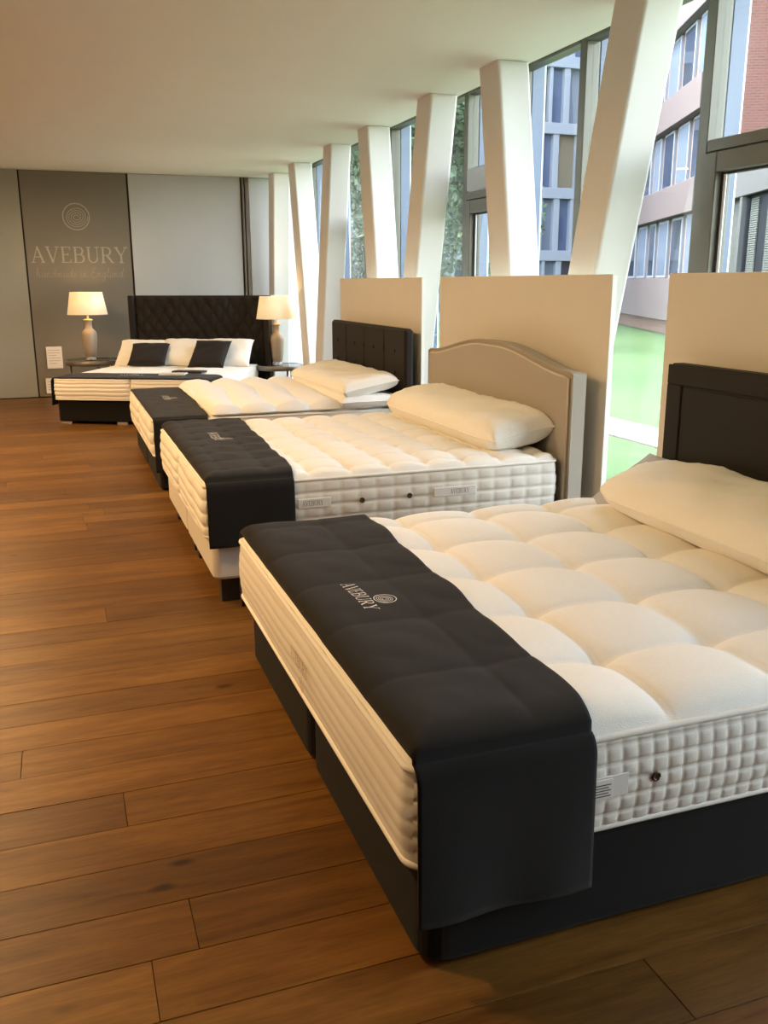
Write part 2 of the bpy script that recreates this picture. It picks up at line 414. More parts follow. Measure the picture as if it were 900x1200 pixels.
# ------------------------------------------------------------------ room shell
CEIL = 2.91; YB = 13.05
fl = struct('floor', box(-4.6, -4.2, -.16, 3.42, 13.4, -.013), 'sub_floor')
known = {0: [.19], 3: [.07], 5: [-.226], 1: [1.2], 2: [-.9], 4: [-1.6]}
def plank_mesh(L, w):
    b = .0009; return cbox(-L / 2, -w / 2, -.0128, L / 2, w / 2, 0, b)
PW = .187; nplank = 0
for k in range(-6, 61):
    ya = 1.818 + PW * k; yb = ya + PW
    if ya > 13.02: break
    yb = min(yb, 13.03)
    cuts = list(known.get(k, [])) or [rnd.uniform(-1.6, 1.6)]
    x = cuts[0]
    while x > -4.4: x -= rnd.uniform(1.9, 2.6); cuts.insert(0, x)
    x = cuts[-1]
    while x < 3.35: x += rnd.uniform(1.9, 2.6); cuts.append(x)
    cuts = [max(-4.5, min(3.38, c)) for c in cuts]; cuts = sorted(set(cuts))
    if len(cuts) > 2 and cuts[-1] - cuts[-2] < .4: cuts.pop(-2)
    if len(cuts) > 2 and cuts[1] - cuts[0] < .4: cuts.pop(1)
    for a, b in zip(cuts[:-1], cuts[1:]):
        part('plank', plank_mesh(b - a - .0016, yb - ya - .0016), 'oak_plank', fl, loc=((a + b) / 2, (ya + yb) / 2, rnd.uniform(-.0006, .0004))); nplank += 1
part('planking', box(-4.5, -4.1, -.0128, 3.38, .69, -.0005), 'oak_plank', fl, kind='stuff')
ce = struct('ceiling', join(box(-4.6, -4.2, CEIL, 3.12, 13.4, CEIL + .2), box(3.12, -4.2, CEIL + .17, 3.30, 13.4, CEIL + .2)), 'ceiling_paint')
part('sky_block_roof', box(-4.8, -4.4, CEIL + .205, 3.6, 13.6, CEIL + .45), 'sky_block_roof', ce)  # unseen slab over the ceiling, added to block the sky
struct('wall_left', box(-4.7, -4.2, -.16, -4.6, 13.4, CEIL + .2), 'wall_plain')
struct('wall_front', box(-4.6, -4.3, -.16, 3.4, -4.2, CEIL + .2), 'wall_plain')
wb = struct('wall_back', box(-4.6, YB + .03, -.16, 3.42, YB + .25, CEIL + .2), 'dark_joint')
def wpanel(x0, x1, m, label): return part('wall_panel', cbox(x0, YB, .01, x1, YB + .028, CEIL - .004, .003), m, wb, label=label)
wpanel(-4.58, -1.72, 'wall_sage', None)
wpanel(-1.70, -.305, 'wall_sage', 'pale grey green wall panel at the end of the row')
brand = wpanel(-.285, 1.035, 'wall_taupe', 'taupe wall panel with pale lettering and ring emblem')
wpanel(1.06, 2.555, 'wall_grey', 'light grey satin wall panel')
part('trim_strip', cbox(2.575, YB - .02, .01, 2.60, YB + .028, CEIL - .004, .003), 'trim_bronze', wb)
part('trim_strip', cbox(2.62, YB - .01, .01, 2.665, YB + .028, CEIL - .004, .003), 'trim_bronze', wb)
wpanel(2.675, 3.40, 'wall_grey', None)
qs, wd = serif_word('AVEBURY'); sc_ = 1.225 / wd
part('lettering', quads_mesh(qs, lambda x, y: (-.235 + x * sc_, YB - .0015, 1.762 + y * .205)), 'lettering', brand)
part('emblem', quads_mesh(swirl(.165), lambda x, y: (.37 + x, YB - .0015, 2.347 + y)), 'lettering', brand)
qs, wd = hand_word('handmade in England'); sc2 = 1.11 / wd
part('script_lettering', quads_mesh(qs, lambda x, y: (-.185 + x * sc2, YB - .0015, 1.575 + y * .12)), 'lettering_faint', brand)

# leaning columns -------------------------------------------------------
CX0, CX1, CW = 2.87, 3.10, .30
COLS = [(1.45, 2.20, 'white leaning column out by the nearest black bed head'), (3.05, 2.52, 'white leaning column past the frame beside the nearest panel'),
 (4.181, 4.903, 'broad white slanting column nearest the viewer, between two beige boards'), (5.80, 5.266, 'second white slanting column from the viewer, above the arched headboard board'),
 (6.946, 7.585, 'third white slanting column from the viewer, behind the gap beside the middle board'), (8.489, 7.97, 'fourth white slanting column from the viewer, above the smallest beige board'),
 (9.677, 10.32, 'white slanting column just past the black plain headboard and its board'), (11.264, 10.65, 'white slanting column beside the shade of the lamp nearest the windows'),
 (12.364, 12.74, 'farthest white column, standing in the corner behind the lit lamp')]
for yt, y0, lab in COLS:
    z0, z1 = .002, CEIL - .002
    yb_ = y0; o = part('leaning_column', prism(rrect(CX0, 0, CX1, CW, .022, 4), z0, z1, (0, yt - y0)), 'column_paint', None, loc=(0, y0, 0))
    tag(o, lab, 'column', 'leaning white columns along the windows')

# windows -----------------------------------------------------------------
GX = 3.35; HEAD = 3.02
struct('wall_daylight_block', box(3.30, -4.2, -.16, 3.42, -.045, 3.12), 'wall_plain')  # unseen solid stretch, added in place of windows to cut daylight
MUL = [(0, 0), (1.4, 1), (2.85, 1), (4.23, 0), (5.46, 0), (6.35, 1), (7.23, 0), (8.3, 0), (9.05, 1), (9.85, 0), (11.1, 0), (12.2, 0), (13.0, None)]
for i in range(len(MUL) - 1):
    ya, tr = MUL[i]; yb = MUL[i + 1][0]
    r = root_struct('window_%d' % (i + 1), (GX, ya, 0)); w = yb - ya
    part('mullion', cbox(-.05, -.04, .0, .05, .04, HEAD, .004), 'frame_olive', r)
    part('fin', cbox(.056, -.035, 0, .155, .035, 3.3, .003), 'fin_sky_blue', r)
    part('sunlit_edge', join(box(.157, -.03, 0, .168, .03, 3.3)), 'sunlit_white', r)  # white strip paints the sunlit front edge of the fin
    part('head_frame', cbox(-.05, .042, HEAD - .05, .05, w - .042, HEAD + .07, .004), 'frame_olive', r)
    part('sill', cbox(-.05, .042, .0, .05, w - .042, .06, .004), 'frame_olive', r)
    i_c = 6 < ya < 7
    if tr:
        part('transom', cbox(-.05, .042, 2.155, .05, w - .042, 2.215, .004), 'frame_olive', r)
        part('pane', box(-.006, .042, 2.215, .006, w - .042, HEAD - .05), 'window_glass', r)
        a, b, z0, z1 = .05, w - .05, .07, 2.148
        sash = part('sash', join(cbox(-.07, a, z0, .03, a + .10, z1, .005), cbox(-.07, b - .10, z0, .03, b, z1, .005), cbox(-.07, a + .10, z1 - .10, .03, b - .10, z1, .005), cbox(-.07, a + .10, z0, .03, b - .10, z0 + .10, .005)), 'frame_olive', r)
        part('pane', box(-.02, a + .10, z0 + .10, -.008, b - .10, z1 - .10), 'window_glass', sash)
        part('gasket', join(box(-.03, b - .115, z0 + .1, .0, b - .101, z1 - .1), box(-.03, a + .101, z0 + .1, .0, a + .115, z1 - .1), box(-.03, a + .115, z1 - .112, 0, b - .115, z1 - .101)), 'gasket', sash)
        if i_c: part('vent_box', cbox(-.06, .05, 2.222, -.012, w - .05, 2.40, .012), 'frame_grey', r)
        part('edge_strip', box(-.028, b - .135, z0 + .1, -.021, b - .117, z1 - .1), 'sunlit_white', sash)  # white strip paints a sunlit edge line beside the gasket
    else:
        part('pane', box(-.006, .042, .06, .006, w - .042, HEAD - .05), 'window_glass', r)

# downlights ----------------------------------------------------------------
for x, y in DOWNLIGHTS:
    d = thing('downlight', (x, y, CEIL), 0, 'recessed ceiling downlight %s' % ('in the row by the beds, %s' % {3.0: 'opposite the nearest bed', 5.4: 'opposite the cream based bed', 7.8: 'opposite the bed with the topper', 10.2: 'before the lettered panel'}[y] if x > -2 else 'in the far row, %s' % {5.4: 'nearer the viewer', 9.0: 'nearer the lettered panel'}[y]), 'light', 'recessed ceiling downlights')
    part('rim', lathe([(.07, -.001), (.10, -.001), (.10, -.012), (.095, -.016), (.07, -.010)], 24, caps=False), 'column_paint', d, True)
    part('lens', lathe([(.0705, -.003), (.0705, -.005)], 24), 'bulb', d)
    L = bpy.data.lights.new('downlight_lamp', 'AREA'); L.shape = 'DISK'; L.size = .14; L.energy = DOWN_W; L.color = WARM; L.spread = math.radians(175)
    lo = bpy.data.objects.new('downlight_lamp', L); COL.objects.link(lo); lo.parent = d; lo.location = (0, 0, -.02)

# ------------------------------------------------------------------ beds
def sstep(x): x = np.clip(x, 0, 1); return x * x * (3 - 2 * x)
rng = np.random.default_rng(3)
def wob(x, y, seed=0.0):
    return (np.sin(x * 7.1 + y * 3.3 + seed) + np.sin(x * 3.7 - y * 8.9 + 1.7 * seed) + np.sin(x * 13.3 + y * 11.7 + 2.3 * seed)) / 3
class Mat_:
    """a mattress: local x from the foot, y from the side nearest the viewer"""
    def __init__(s, L, Wd, H, ax, ay, ox, oy, amp, crown, dip=.25): s.L, s.W, s.H, s.ax, s.ay, s.ox, s.oy, s.amp, s.crown, s.dip = L, Wd, H, ax, ay, ox, oy, amp, crown, dip
    def top(s, x, y, soft=1.0):
        x = np.asarray(x, float); y = np.asarray(y, float)
        ed = np.minimum(np.minimum(x, s.L - x), np.minimum(y, s.W - y)); e = np.sqrt(np.clip(1 - (1 - np.clip(ed / .09, 0, 1)) ** 2, 0, 1))
        gx = np.abs(np.sin(np.pi * (x - s.ox) / s.ax)); gy = np.abs(np.sin(np.pi * (y - s.oy) / s.ay))
        q = np.sqrt(.32 * (gx + gy) / 2 + .68 * np.sqrt(gx * gy) + 1e-4)
        # round deep dimple at each tuft
        dx = (x - s.ox) / s.ax; dy = (y - s.oy) / s.ay
        d = np.hypot((dx - np.round(dx)) * s.ax, (dy - np.round(dy)) * s.ay)
        dip = np.exp(-(d / (.13 * s.ax)) ** 2)
        bulge = s.amp * (q - s.dip * dip)
        return s.H + e * (s.crown * sstep(ed / .35) + bulge) + .002 * wob(x * 2, y * 2) * e
def build_mattress(loc, rotz, m, label, group, near=(.042, 5.5, .0085), foot=(0, 6, .0032), res=.013, foot_style='channel'):
    r = thing('mattress', loc, rotz, label, 'mattress', group)
    L, Wd, H = m.L, m.W, m.H; R = .05
    # top surface
    nx, ny = int(L / res) + 1, int(Wd / res) + 1
    X, Y = np.meshgrid(np.linspace(0, L, nx), np.linspace(0, Wd, ny), indexing='ij')
    Z = m.top(X, Y)
    for cx_, cy_, sx, sy_ in ((R, R, -1, -1), (L - R, R, 1, -1), (R, Wd - R, -1, 1), (L - R, Wd - R, 1, 1)):
        dx, dy = (X - cx_) * sx, (Y - cy_) * sy_
        k = (dx > 0) & (dy > 0); mxx = np.maximum(np.maximum(dx, dy), 1e-6); hy = np.hypot(dx, dy) + 1e-9
        f = np.where(k, mxx / hy, 1.0); X = np.where(k, cx_ + dx * f * sx, X); Y = np.where(k, cy_ + dy * f * sy_, Y)
    V = np.stack([X, Y, Z], -1).reshape(-1, 3)
    part('top_panel', (V, gridfaces(nx, ny)), 'ticking_cream', r, True)
    # border all round: four panels
    out = np.array(rrect(0, 0, L, Wd, R, 6)); out = np.vstack([out, out[:1]])
    seg = np.hypot(*np.diff(out, axis=0).T); cum = np.concatenate([[0], np.cumsum(seg)]); tot = cum[-1]
    def at(s):
        s = np.mod(s, tot); return np.stack([np.interp(s, cum, out[:, 0]), np.interp(s, cum, out[:, 1])], -1)
    # outline starts after corner (x1,y0): order: right(head)... find s of the four corner middles
    mids = [cum[3], cum[10], cum[17], cum[24]]          # corners (L,0) (L,W) (0,W) (0,0)
    spans = [('head', mids[0], mids[1]), ('far', mids[1], mids[2]), ('foot', mids[2], mids[3]), ('near', mids[3], mids[0] + tot)]
    for nm, a, b in spans:
        fine = nm in ('near', 'foot')
        ns = (round((b - a) / near[0]) * 8 + 1) if nm == 'near' else max(12, int((b - a) / (.0085 if fine else .03))); ntv = (int(round(near[1] * 8)) + 1 if nm == 'near' else 49) if fine else 9
        s = np.linspace(a, b, ns); t = np.linspace(0, 1, ntv); P = at(s); P2 = at(s + .002); P0 = at(s - .002)
        tg = P2 - P0; tg /= np.linalg.norm(tg, axis=1, keepdims=True); N = np.stack([tg[:, 1], -tg[:, 0]], -1)
        Sg, Tg = np.meshgrid(s - a, t, indexing='ij')
        if nm == 'foot':
            c, rows, dep = foot
            g = np.abs(np.sin(np.pi * (Tg * rows + .10 * np.sin(Sg * 5.2) + .06 * np.sin(Sg * 11))))
            d = dep * np.sqrt(g + 1e-6)
            if foot_style == 'tufted':
                d = .014 * np.sqrt(g + 1e-6) * (.55 + .45 * np.abs(np.sin(np.pi * Sg / (Wd / 6)))) - .02 * np.exp(-((Sg - (b - a) / 2) / .03) ** 2)
        else:
            c, rows, dep = near
            c = (b - a) / round((b - a) / c)
            g = np.abs(np.sin(np.pi * Sg / c)) * np.abs(np.sin(np.pi * Tg * rows))
            d = dep * (.5 * np.power(np.abs(np.sin(np.pi * Sg / c)) + 1e-6, .5) * np.power(np.abs(np.sin(np.pi * Tg * rows)) + 1e-6, .25) + .5 * np.power(np.abs(np.sin(np.pi * Tg * rows)) + 1e-6, .5))
        d = d * np.minimum(1, np.minimum(Tg, 1 - Tg) * 14 + .1) + .012 * np.sin(np.pi * Tg)
        Xs = P[:, None, 0] + N[:, None, 0] * d; Ys = P[:, None, 1] + N[:, None, 1] * d
        sagz = .004 * np.sin(Sg * 6)
        Zs = .004 + Tg * (H - .006) + sagz * (1 - Tg) * (nm == 'foot')
        part('border', (np.stack([Xs, Ys, Zs], -1).reshape(-1, 3), gridfaces(ns, ntv)), 'border_cream', r, True)
    o2 = np.array(rrect(-.003, -.003, L + .003, Wd + .003, R, 8))
    part('piping', tube([(x, y, H - .002) for x, y in o2], .0085, 8, True), 'piping_white', r, True)
    part('piping', tube([(x, y, .010) for x, y in o2], .0085, 8, True), 'piping_white', r, True)
    part('bottom_panel', prism(rrect(.0, .0, L, Wd, R), .001, .006), 'border_cream', r)
    return r
def build_runner(loc, rotz, m, label, x0, x1n, x1f, drop_n, drop_f, lift=0.0, text=None, off=.020):
    """cloth over the mattress top hanging down both sides (drop = height of its hem above the mattress foot level)"""
    r = thing('bed_runner', loc, rotz, label, 'bed runner', 'dark branded bed runners')
    Wd, H = m.W, m.H; nx = 46
    path = []                                              # (y, z or None for top)
    for z in np.linspace(drop_n, H - .03, 16): path.append((-off, z, 0))
    for a in np.linspace(0, 90, 7)[1:]: path.append((-off + (1 - math.cos(math.radians(a))) * .03, H - .03 + .044 * math.sin(math.radians(a)), .0))
    ytop = np.linspace(.012, Wd - .012, 150)
    for y in ytop: path.append((y, None, 1))
    for a in np.linspace(90, 0, 7)[:-1]: path.append((Wd + off - (1 - math.cos(math.radians(a))) * .03, H - .03 + .044 * math.sin(math.radians(a)), 0))
    for z in np.linspace(H - .03, drop_f, 12): path.append((Wd + off, z, 0))
    V = []
    def surf(x, y):
        ed = max(0.0, min(y, Wd - y)); ex_ = max(0.0, min(ed, x)); t1 = float(m.top(max(x, .0), np.clip(y, .0, Wd)))
        e2 = math.sqrt(max(0, 1 - (1 - min(ex_ / .10, 1)) ** 2))
        fill = H + e2 * (m.crown + m.amp * .86)
        zz = max(t1, fill * .78 + t1 * .22, H + .004) + .009
        return zz + lift + .002 * (1 + float(wob(x * 3, y * 2, 1.1)))
    for i in range(nx):
        u = i / (nx - 1)
        for (y, z, tp) in path:
            x1 = x1n + (x1f - x1n) * np.clip(y / Wd, 0, 1); x = x0 + (x1 - x0) * u
            x += .006 * math.sin(y * 9) * (u > .9)
            if tp: V.append((x, y, surf(x, y)))
            else:
                dep = max(0, (H - z)) / H; sgn = -1 if y < Wd / 2 else 1
                V.append((x, y + sgn * (.006 * dep + .004 * dep * math.sin(x * 22)), z + lift * (1 if z > H - .05 else 0)))
    cl = part('cloth', (V, gridfaces(nx, len(path))), 'charcoal_felt', r, True)
    sm = cl.modifiers.new('thick', 'SOLIDIFY'); sm.thickness = .005; sm.offset = 1
    if text:
        tx, ty0, ty1, th, ex, ey, er = text
        qs, wd = serif_word('AVEBURY'); k = (ty0 - ty1) / wd
        part('lettering', quads_mesh(qs, lambda a, b: (tx + b * th, ty0 - a * k, surf(tx + b * th, ty0 - a * k) + .0075)), 'thread_silver', r)
        part('emblem', quads_mesh(swirl(er), lambda a, b: (ex + b, ey - a, surf(ex + b, ey - a) + .0075)), 'thread_silver', r)
    return r, surf
def base_half(x0, y0, x1, y1, z0, z1, m, parent, r=.035):
    return part('base_half', prism(rrect(x0, y0, x1, y1, r, 6), z0, z1, edge=.012), m, parent, True if False else False)
def pillow(Lx, Ly, Hz, seed, pinch=.10, sag=0.0, n=(26, 40), exp=.42, upow=6, vpow=None, round_=0.0):
    """closed pillow centred on the origin, resting flat; long side along y"""
    u = np.linspace(-1, 1, n[0]); v = np.linspace(-1, 1, n[1]); U, Vv = np.meshgrid(u, v, indexing='ij')
    U = np.sign(U) * (1 - (1 - np.abs(U)) ** 1.35); Vv = np.sign(Vv) * (1 - (1 - np.abs(Vv)) ** 1.35)
    px = U * Lx / 2 * (1 - pinch * (1 - Vv ** 4) * U ** 2 * .5); py = Vv * Ly / 2 * (1 - pinch * .35 * (1 - U ** 4) * Vv ** 2)
    px = px * (1 - round_ * np.abs(Vv) ** 9)
    t = np.power(np.clip((1 - np.abs(U) ** upow) * (1 - np.abs(Vv) ** (vpow or (4 + 8 * max(0, Ly - .5)))), 0, 1), exp)
    wv = wob(px * 3, py * 2, seed) * .13 + wob(px * 9, py * 5, seed * 2) * .06
    zt = Hz / 2 * t * (1 + wv) - sag * (Vv ** 2); zb = -Hz / 2 * t * (1 - .35 * wv)
    A = np.stack([px, py, zt], -1).reshape(-1, 3); B = np.stack([px, py, np.minimum(zb, zt)], -1).reshape(-1, 3)
    N = n[0] * n[1]
    return np.vstack([A, B]), np.vstack([gridfaces(*n), gridfaces(n[0], n[1], N, True)])
def add_pillow(name, loc, rot, dims, m, seed, label, cat='pillow', group=None, seam=True, **kw):
    o = bpy.data.objects.new(name, None); COL.objects.link(o); o.location = loc; o.rotation_euler = rot
    tag(o, label, cat, group)
    V, Fc = pillow(*dims, seed, **kw); part('cover', (V, Fc), m, o, True)
    if seam:
        n = kw.get('n', (26, 40)); G = V[:n[0] * n[1]].reshape(n[0], n[1], 3)
        loop = np.vstack([G[:, 0], G[-1, 1:], G[-2::-1, -1], G[0, -2:0:-1]])
        part('seam', tube([tuple(p) for p in loop], .0045, 6, True), m, o, True)
    return o

# ---- bed 1: nearest, black base -------------------------------------------
B1 = (.62, 1.57, 0); W1, L1 = 1.90, 1.90
b1 = thing('divan_bed', B1, 0, 'nearest bed, black fabric divan base with a dark framed headboard', 'bed', 'display beds')
base_half(.03, .0, L1 - .02, W1 / 2 - .004, .012, .262, 'black_fabric', b1, .06)
base_half(.03, W1 / 2 + .004, L1 - .02, W1 - .02, .012, .262, 'black_fabric', b1, .06)
for x in (.12, 1.75):
    for y in (.12, .82, 1.06, 1.76): part('glide', lathe([(.03, 0.0), (.03, .02)], 12), 'black_wood', b1, loc=(x, y, 0))
hb = part('headboard', cbox(1.93, -.12, .02, 2.005, 1.80, 1.15, .012), 'brown_leather', b1)
part('headboard_border', join(cbox(1.922, -.12, 1.06, 1.93, 1.80, 1.146, .004), cbox(1.922, 1.70, .3, 1.93, 1.80, 1.06, .004), cbox(1.922, -.12, .3, 1.93, -.02, 1.06, .004)), 'brown_leather', hb)
part('headboard_inset', cbox(1.925, -.012, .3, 1.9305, 1.692, 1.052, .003), 'brown_leather', hb)
m1 = Mat_(L1, W1, .24, .345, .36, 1.27 - .62, 1.885 - 1.57, .062, .006)
mt1 = build_mattress((B1[0], B1[1], .264), 0, m1, 'deep tufted cream mattress on the nearest black base, small square quilting along its side', 'tufted mattresses')
qs, wd = serif_word('AVEBURY')
part('stitched_lettering', quads_mesh(qs, lambda a, b: (-.0235 , .97 - a * .20 / wd, .115 + b * .042)), 'thread_brown', mt1)
part('stitched_emblem', quads_mesh(swirl(.022), lambda a, b: (-.0235, .84 - a, .075 + b)), 'thread_brown', mt1)
part('label_strap', cbox(.40, -.021, .095, .525, -.0165, .150, .001), 'label_cloth', mt1)
lb = part('label_tag', cbox(.42, -.0235, .094, .482, -.0205, .145, .001), 'label_cloth', mt1)
part('label_print', join(*[box(.432, -.0242, .103 + .007 * k, .476 - .006 * (k % 2), -.0236, .1055 + .007 * k) for k in range(5)]), 'label_print', lb)
def vent(parent, x, z, r=.0095):
    v = part('vent', tube([(x + r * math.cos(a), -.021, z + r * math.sin(a)) for a in np.linspace(0, 2 * math.pi, 20)[:-1]], .0035, 6, True), 'eyelet_brass', parent, True)
    q = lathe([(r, 0), (r, .004)], 16); part('vent_mesh', ([(x + p[0], -.018 - p[2], z + p[1]) for p in q[0]], q[1]), 'eyelet_brass', v)
vent(mt1, .60, .125)
r1, s1 = build_runner((B1[0], B1[1], .264), 0, m1, 'charcoal runner with pale lettering across the foot of the nearest mattress', .004, .435, .515, -.12, -.06, text=(.152, 1.01, .755, .044, .238, .83, .034))
add_pillow('pillow', (2.315, 2.40, .660), (0, math.radians(-9), 0), (.46, 1.74, .215), 'pillow_cotton', 1.3, 'long cream pillow at the head of the nearest bed, against the dark framed headboard', group='long cream pillows', exp=.46, pinch=.02, upow=2.6, vpow=8, round_=.35)
add_pillow('pillow', (2.36, 3.11, .615), (0, math.radians(-32), 0), (.42, .68, .07), 'pillow_grey', 4.4, 'flat grey pillow whose corners peek out under the nearest long cream pillow')

# ---- bed 2: cream base, arched headboard -----------------------------------
B2 = (.585, 4.11, 0); W2, L2 = 1.82, 1.86
b2 = thing('divan_bed', B2, 0, 'cream divan base on dark block legs with an arched beige headboard', 'bed', 'display beds')
base_half(.02, .0, L2, W2 / 2 - .004, .125, .325, 'linen_cream', b2, .04); base_half(.02, W2 / 2 + .004, L2, W2, .125, .325, 'linen_cream', b2, .04)
for x in (.06, L2 - .16):
    for y in (.04, W2 / 2 - .12, W2 / 2 + .04, W2 - .12): part('leg', cbox(x, y, 0, x + .09, y + .08, .124, .004), 'black_wood', b2)
ys = np.linspace(-.04, 1.90, 49)
def archz(y, drop=0):
    t = (y + .04) / 1.94; d = min(t, 1 - t)
    return 1.035 + .105 * float(sstep((d - .05) / .40)) ** .8 + .012 * float(sstep(d / .03)) - drop
def arch_board(x0, x1, drop, inset, z0):
    yy = np.linspace(-.04 + inset, 1.90 - inset, 49); V, Fc = [], []
    for y in yy: V += [(x0, y, z0), (x0, y, archz(y, drop)), (x1, y, archz(y, drop)), (x1, y, z0)]
    for i in range(48):
        for k in range(4):
            a, b = i * 4 + k, i * 4 + (k + 1) % 4; Fc.append((a, b, b + 4, a + 4))
    Fc += [(0, 3, 2, 1), (192, 193, 194, 195)]
    return V, Fc
hb2 = part('headboard', arch_board(1.905, 1.985, 0, 0, .02), 'linen_beige', b2)
part('headboard_face', arch_board(1.893, 1.907, .028, .03, .10), 'linen_beige', hb2)
part('piping', tube([(1.898, -.01, .1)] + [(1.896, y, archz(y, .026)) for y in np.linspace(-.012, 1.872, 40)] + [(1.898, 1.87, .1)], .006, 6), 'linen_cream', hb2, True)
part('piping', tube([(1.903, -.04, .05)] + [(1.903, y, archz(y)) for y in ys] + [(1.903, 1.90, .05)], .006, 6), 'linen_beige', hb2, True)
m2 = Mat_(L2, W2, .255, .205, .225, .10, .10, .048, .006, .45)
mt2 = build_mattress((B2[0], B2[1], .327), 0, m2, 'cream tufted mattress on the cream base, with cloth labels and dark vents along its side', 'tufted mattresses', near=(.09, 4, .010), foot=(0, 4, .014), foot_style='tufted')
for xa in (.435, 1.14):
    lb = part('label', cbox(xa, -.024, .118, xa + (.165 if xa < 1 else .235), -.0175, .165, .002), 'label_cloth', mt2)
    qs, wd = serif_word('AVEBURY'); w_ = .105
    part('label_lettering', quads_mesh(qs, lambda a, b: (xa + (.02 if xa < 1 else .09) + a * w_ / wd, -.0247, .130 + b * .024)), 'label_print', lb)
vent(mt2, .76, .135, .011); vent(mt2, 1.01, .138, .011)
r2, s2 = build_runner((B2[0], B2[1], .327), 0, m2, 'charcoal runner across the foot of the cream based bed', .002, .42, .50, -.035, -.03, text=(.195, 1.15, .86, .05, .268, .94, .034), off=.024)
add_pillow('pillow', (2.30, 5.05, .715), (0, math.radians(-10), 0), (.42, 1.68, .21), 'pillow_cotton', 2.1, 'long cream pillow lying before the arched beige headboard', group='long cream pillows', exp=.38, upow=3.5, vpow=11, round_=.15)

# ---- bed 3: black base, quilted topper ----------------------------------------
B3 = (.60, 6.69, 0); W3, L3 = 2.0, 1.90
b3 = thing('divan_bed', B3, 0, 'third bed from the viewer, black divan base with a plain black headboard', 'bed', 'display beds')
base_half(.03, .0, L3, W3 / 2 - .004, .012, .255, 'black_fabric', b3, .05); base_half(.03, W3 / 2 + .004, L3, W3, .012, .255, 'black_fabric', b3, .05)
for x in (.12, 1.75):
    for y in (.12, .86, 1.12, 1.86): part('glide', lathe([(.03, 0.0), (.03, .02)], 12), 'black_wood', b3, loc=(x, y, 0))
hb = part('headboard', cbox(1.925, -.10, .02, 2.0, 1.90, 1.15, .02), 'black_velvet', b3)
bm_ = mk_mesh('button', *lathe([(.0, .0), (.012, .001), (.016, .006), (.012, .010), (.0, .011)], 10, caps=False), 'black_velvet', True)
for y in np.linspace(.12, 1.68, 7):
    for z in (.80, .97):
        o = inst('button', bm_, hb, (1.924, y, z)); o.rotation_euler = (0, math.radians(-90), 0)
for y in np.linspace(.38, 1.42, 3): part('seam', box(1.921, y, .3, 1.926, y + .006, 1.12), 'brown_leather', hb)
m3 = Mat_(L3, W3, .265, .30, .30, .1, .1, .014, .008)
mt3 = build_mattress((B3[0], B3[1], .257), 0, m3, 'cream mattress under the puffy white topper on the third bed', 'tufted mattresses', near=(.10, 3, .006), foot=(0, 3, .014), foot_style='tufted', res=.025)
# topper: channels across the bed
tp = thing('mattress_topper', (B3[0] + .43, B3[1], .257 + .265), 0, 'puffy white channel quilted topper on the third bed', 'topper')
nx, ny = 110, 60; TL, TW = 1.36, 1.98
X, Y = np.meshgrid(np.linspace(0, TL, nx), np.linspace(0, 1, ny), indexing='ij')
ch = .27; gch = np.abs(np.sin(np.pi * (X + .05 * np.sin(Y * 5 + 1)) / ch)); edgey = np.minimum(Y, 1 - Y) * TW; edgex = np.minimum(X, TL - X)
rndq = np.sqrt(np.clip(1 - (1 - np.clip(edgey / .06, 0, 1)) ** 2, 0, 1)) * np.sqrt(np.clip(1 - (1 - np.clip(edgex / .05, 0, 1)) ** 2, 0, 1))
Z = .030 + (.022 + .052 * gch ** .6) * rndq + .006 * wob(X * 4, Y * 8, .7) * rndq
YY = -.015 + Y * TW * (1.0) + (.035 * (1 - gch ** .6)) * (1 - 2 * Y) * np.exp(-edgey / .07)
top = np.stack([X, YY, Z], -1).reshape(-1, 3); bot = np.stack([X, YY, np.minimum(Z, .030 - .016 * rndq)], -1).reshape(-1, 3)
part('quilt', (np.vstack([top, bot]), np.vstack([gridfaces(nx, ny), gridfaces(nx, ny, nx * ny, True)])), 'topper_white', tp, True)
r3, s3 = build_runner((B3[0], B3[1], .257), 0, m3, 'charcoal runner across the foot of the bed with the puffy topper', .002, .40, .47, -.11, -.05, text=(.20, 1.25, .95, .05, .275, 1.05, .034), off=.022)
add_pillow('pillow', (2.26, 7.42, .60), (0, 0, 0), (.48, 1.62, .12), 'topper_white', 6.1, 'white pillow beneath the long pillow on the third bed', exp=.36)
add_pillow('pillow', (2.25, 7.42, .715), (0, math.radians(-10), math.radians(1)), (.46, 1.60, .15), 'pillow_cotton', 3.7, 'long cream pillow stacked on another before the plain black headboard', group='long cream pillows', exp=.36)

# ---- bed 4: in the far corner, turned -----------------------------------------
TH = math.radians(27); W4, L4 = 1.74, 2.0
ud = Vector((math.cos(TH), -math.sin(TH), 0)); vd = Vector((math.sin(TH), math.cos(TH), 0))
P0 = Vector((-.08, 10.46, 0)); O4 = P0 + ud * W4; RZ4 = math.atan2(vd.y, vd.x)
def w4(x, y, z): return O4 + vd * x - ud * y + Vector((0, 0, z))
b4 = thing('divan_bed', O4, RZ4, 'farthest bed, turned in the corner, black base and tall button tufted headboard', 'bed', 'display beds')
base_half(.02, .01, L4, W4 / 2 - .004, .03, .262, 'black_fabric', b4, .04); base_half(.02, W4 / 2 + .004, L4, W4 - .01, .03, .262, 'black_fabric', b4, .04)
for y in (.10, W4 / 2 - .13, W4 / 2 + .13, W4 - .10):
    for x in (.06, L4 - .1): part('glide', cbox(x - .035, y - .06, 0, x + .035, y + .06, .029, .003), 'glide_steel', b4)
HW0, HW1, HZ = -.17, W4 - .07, 1.345
hb = part('headboard', cbox(L4 + .06, HW0, .02, L4 + .15, HW1, HZ, .012), 'black_velvet', b4)
ny, nz = 150, 80; Yg, Zg = np.meshgrid(np.linspace(HW0 + .07, HW1 - .07, ny), np.linspace(.30, HZ - .012, nz), indexing='ij')
by, bz = .080, .115
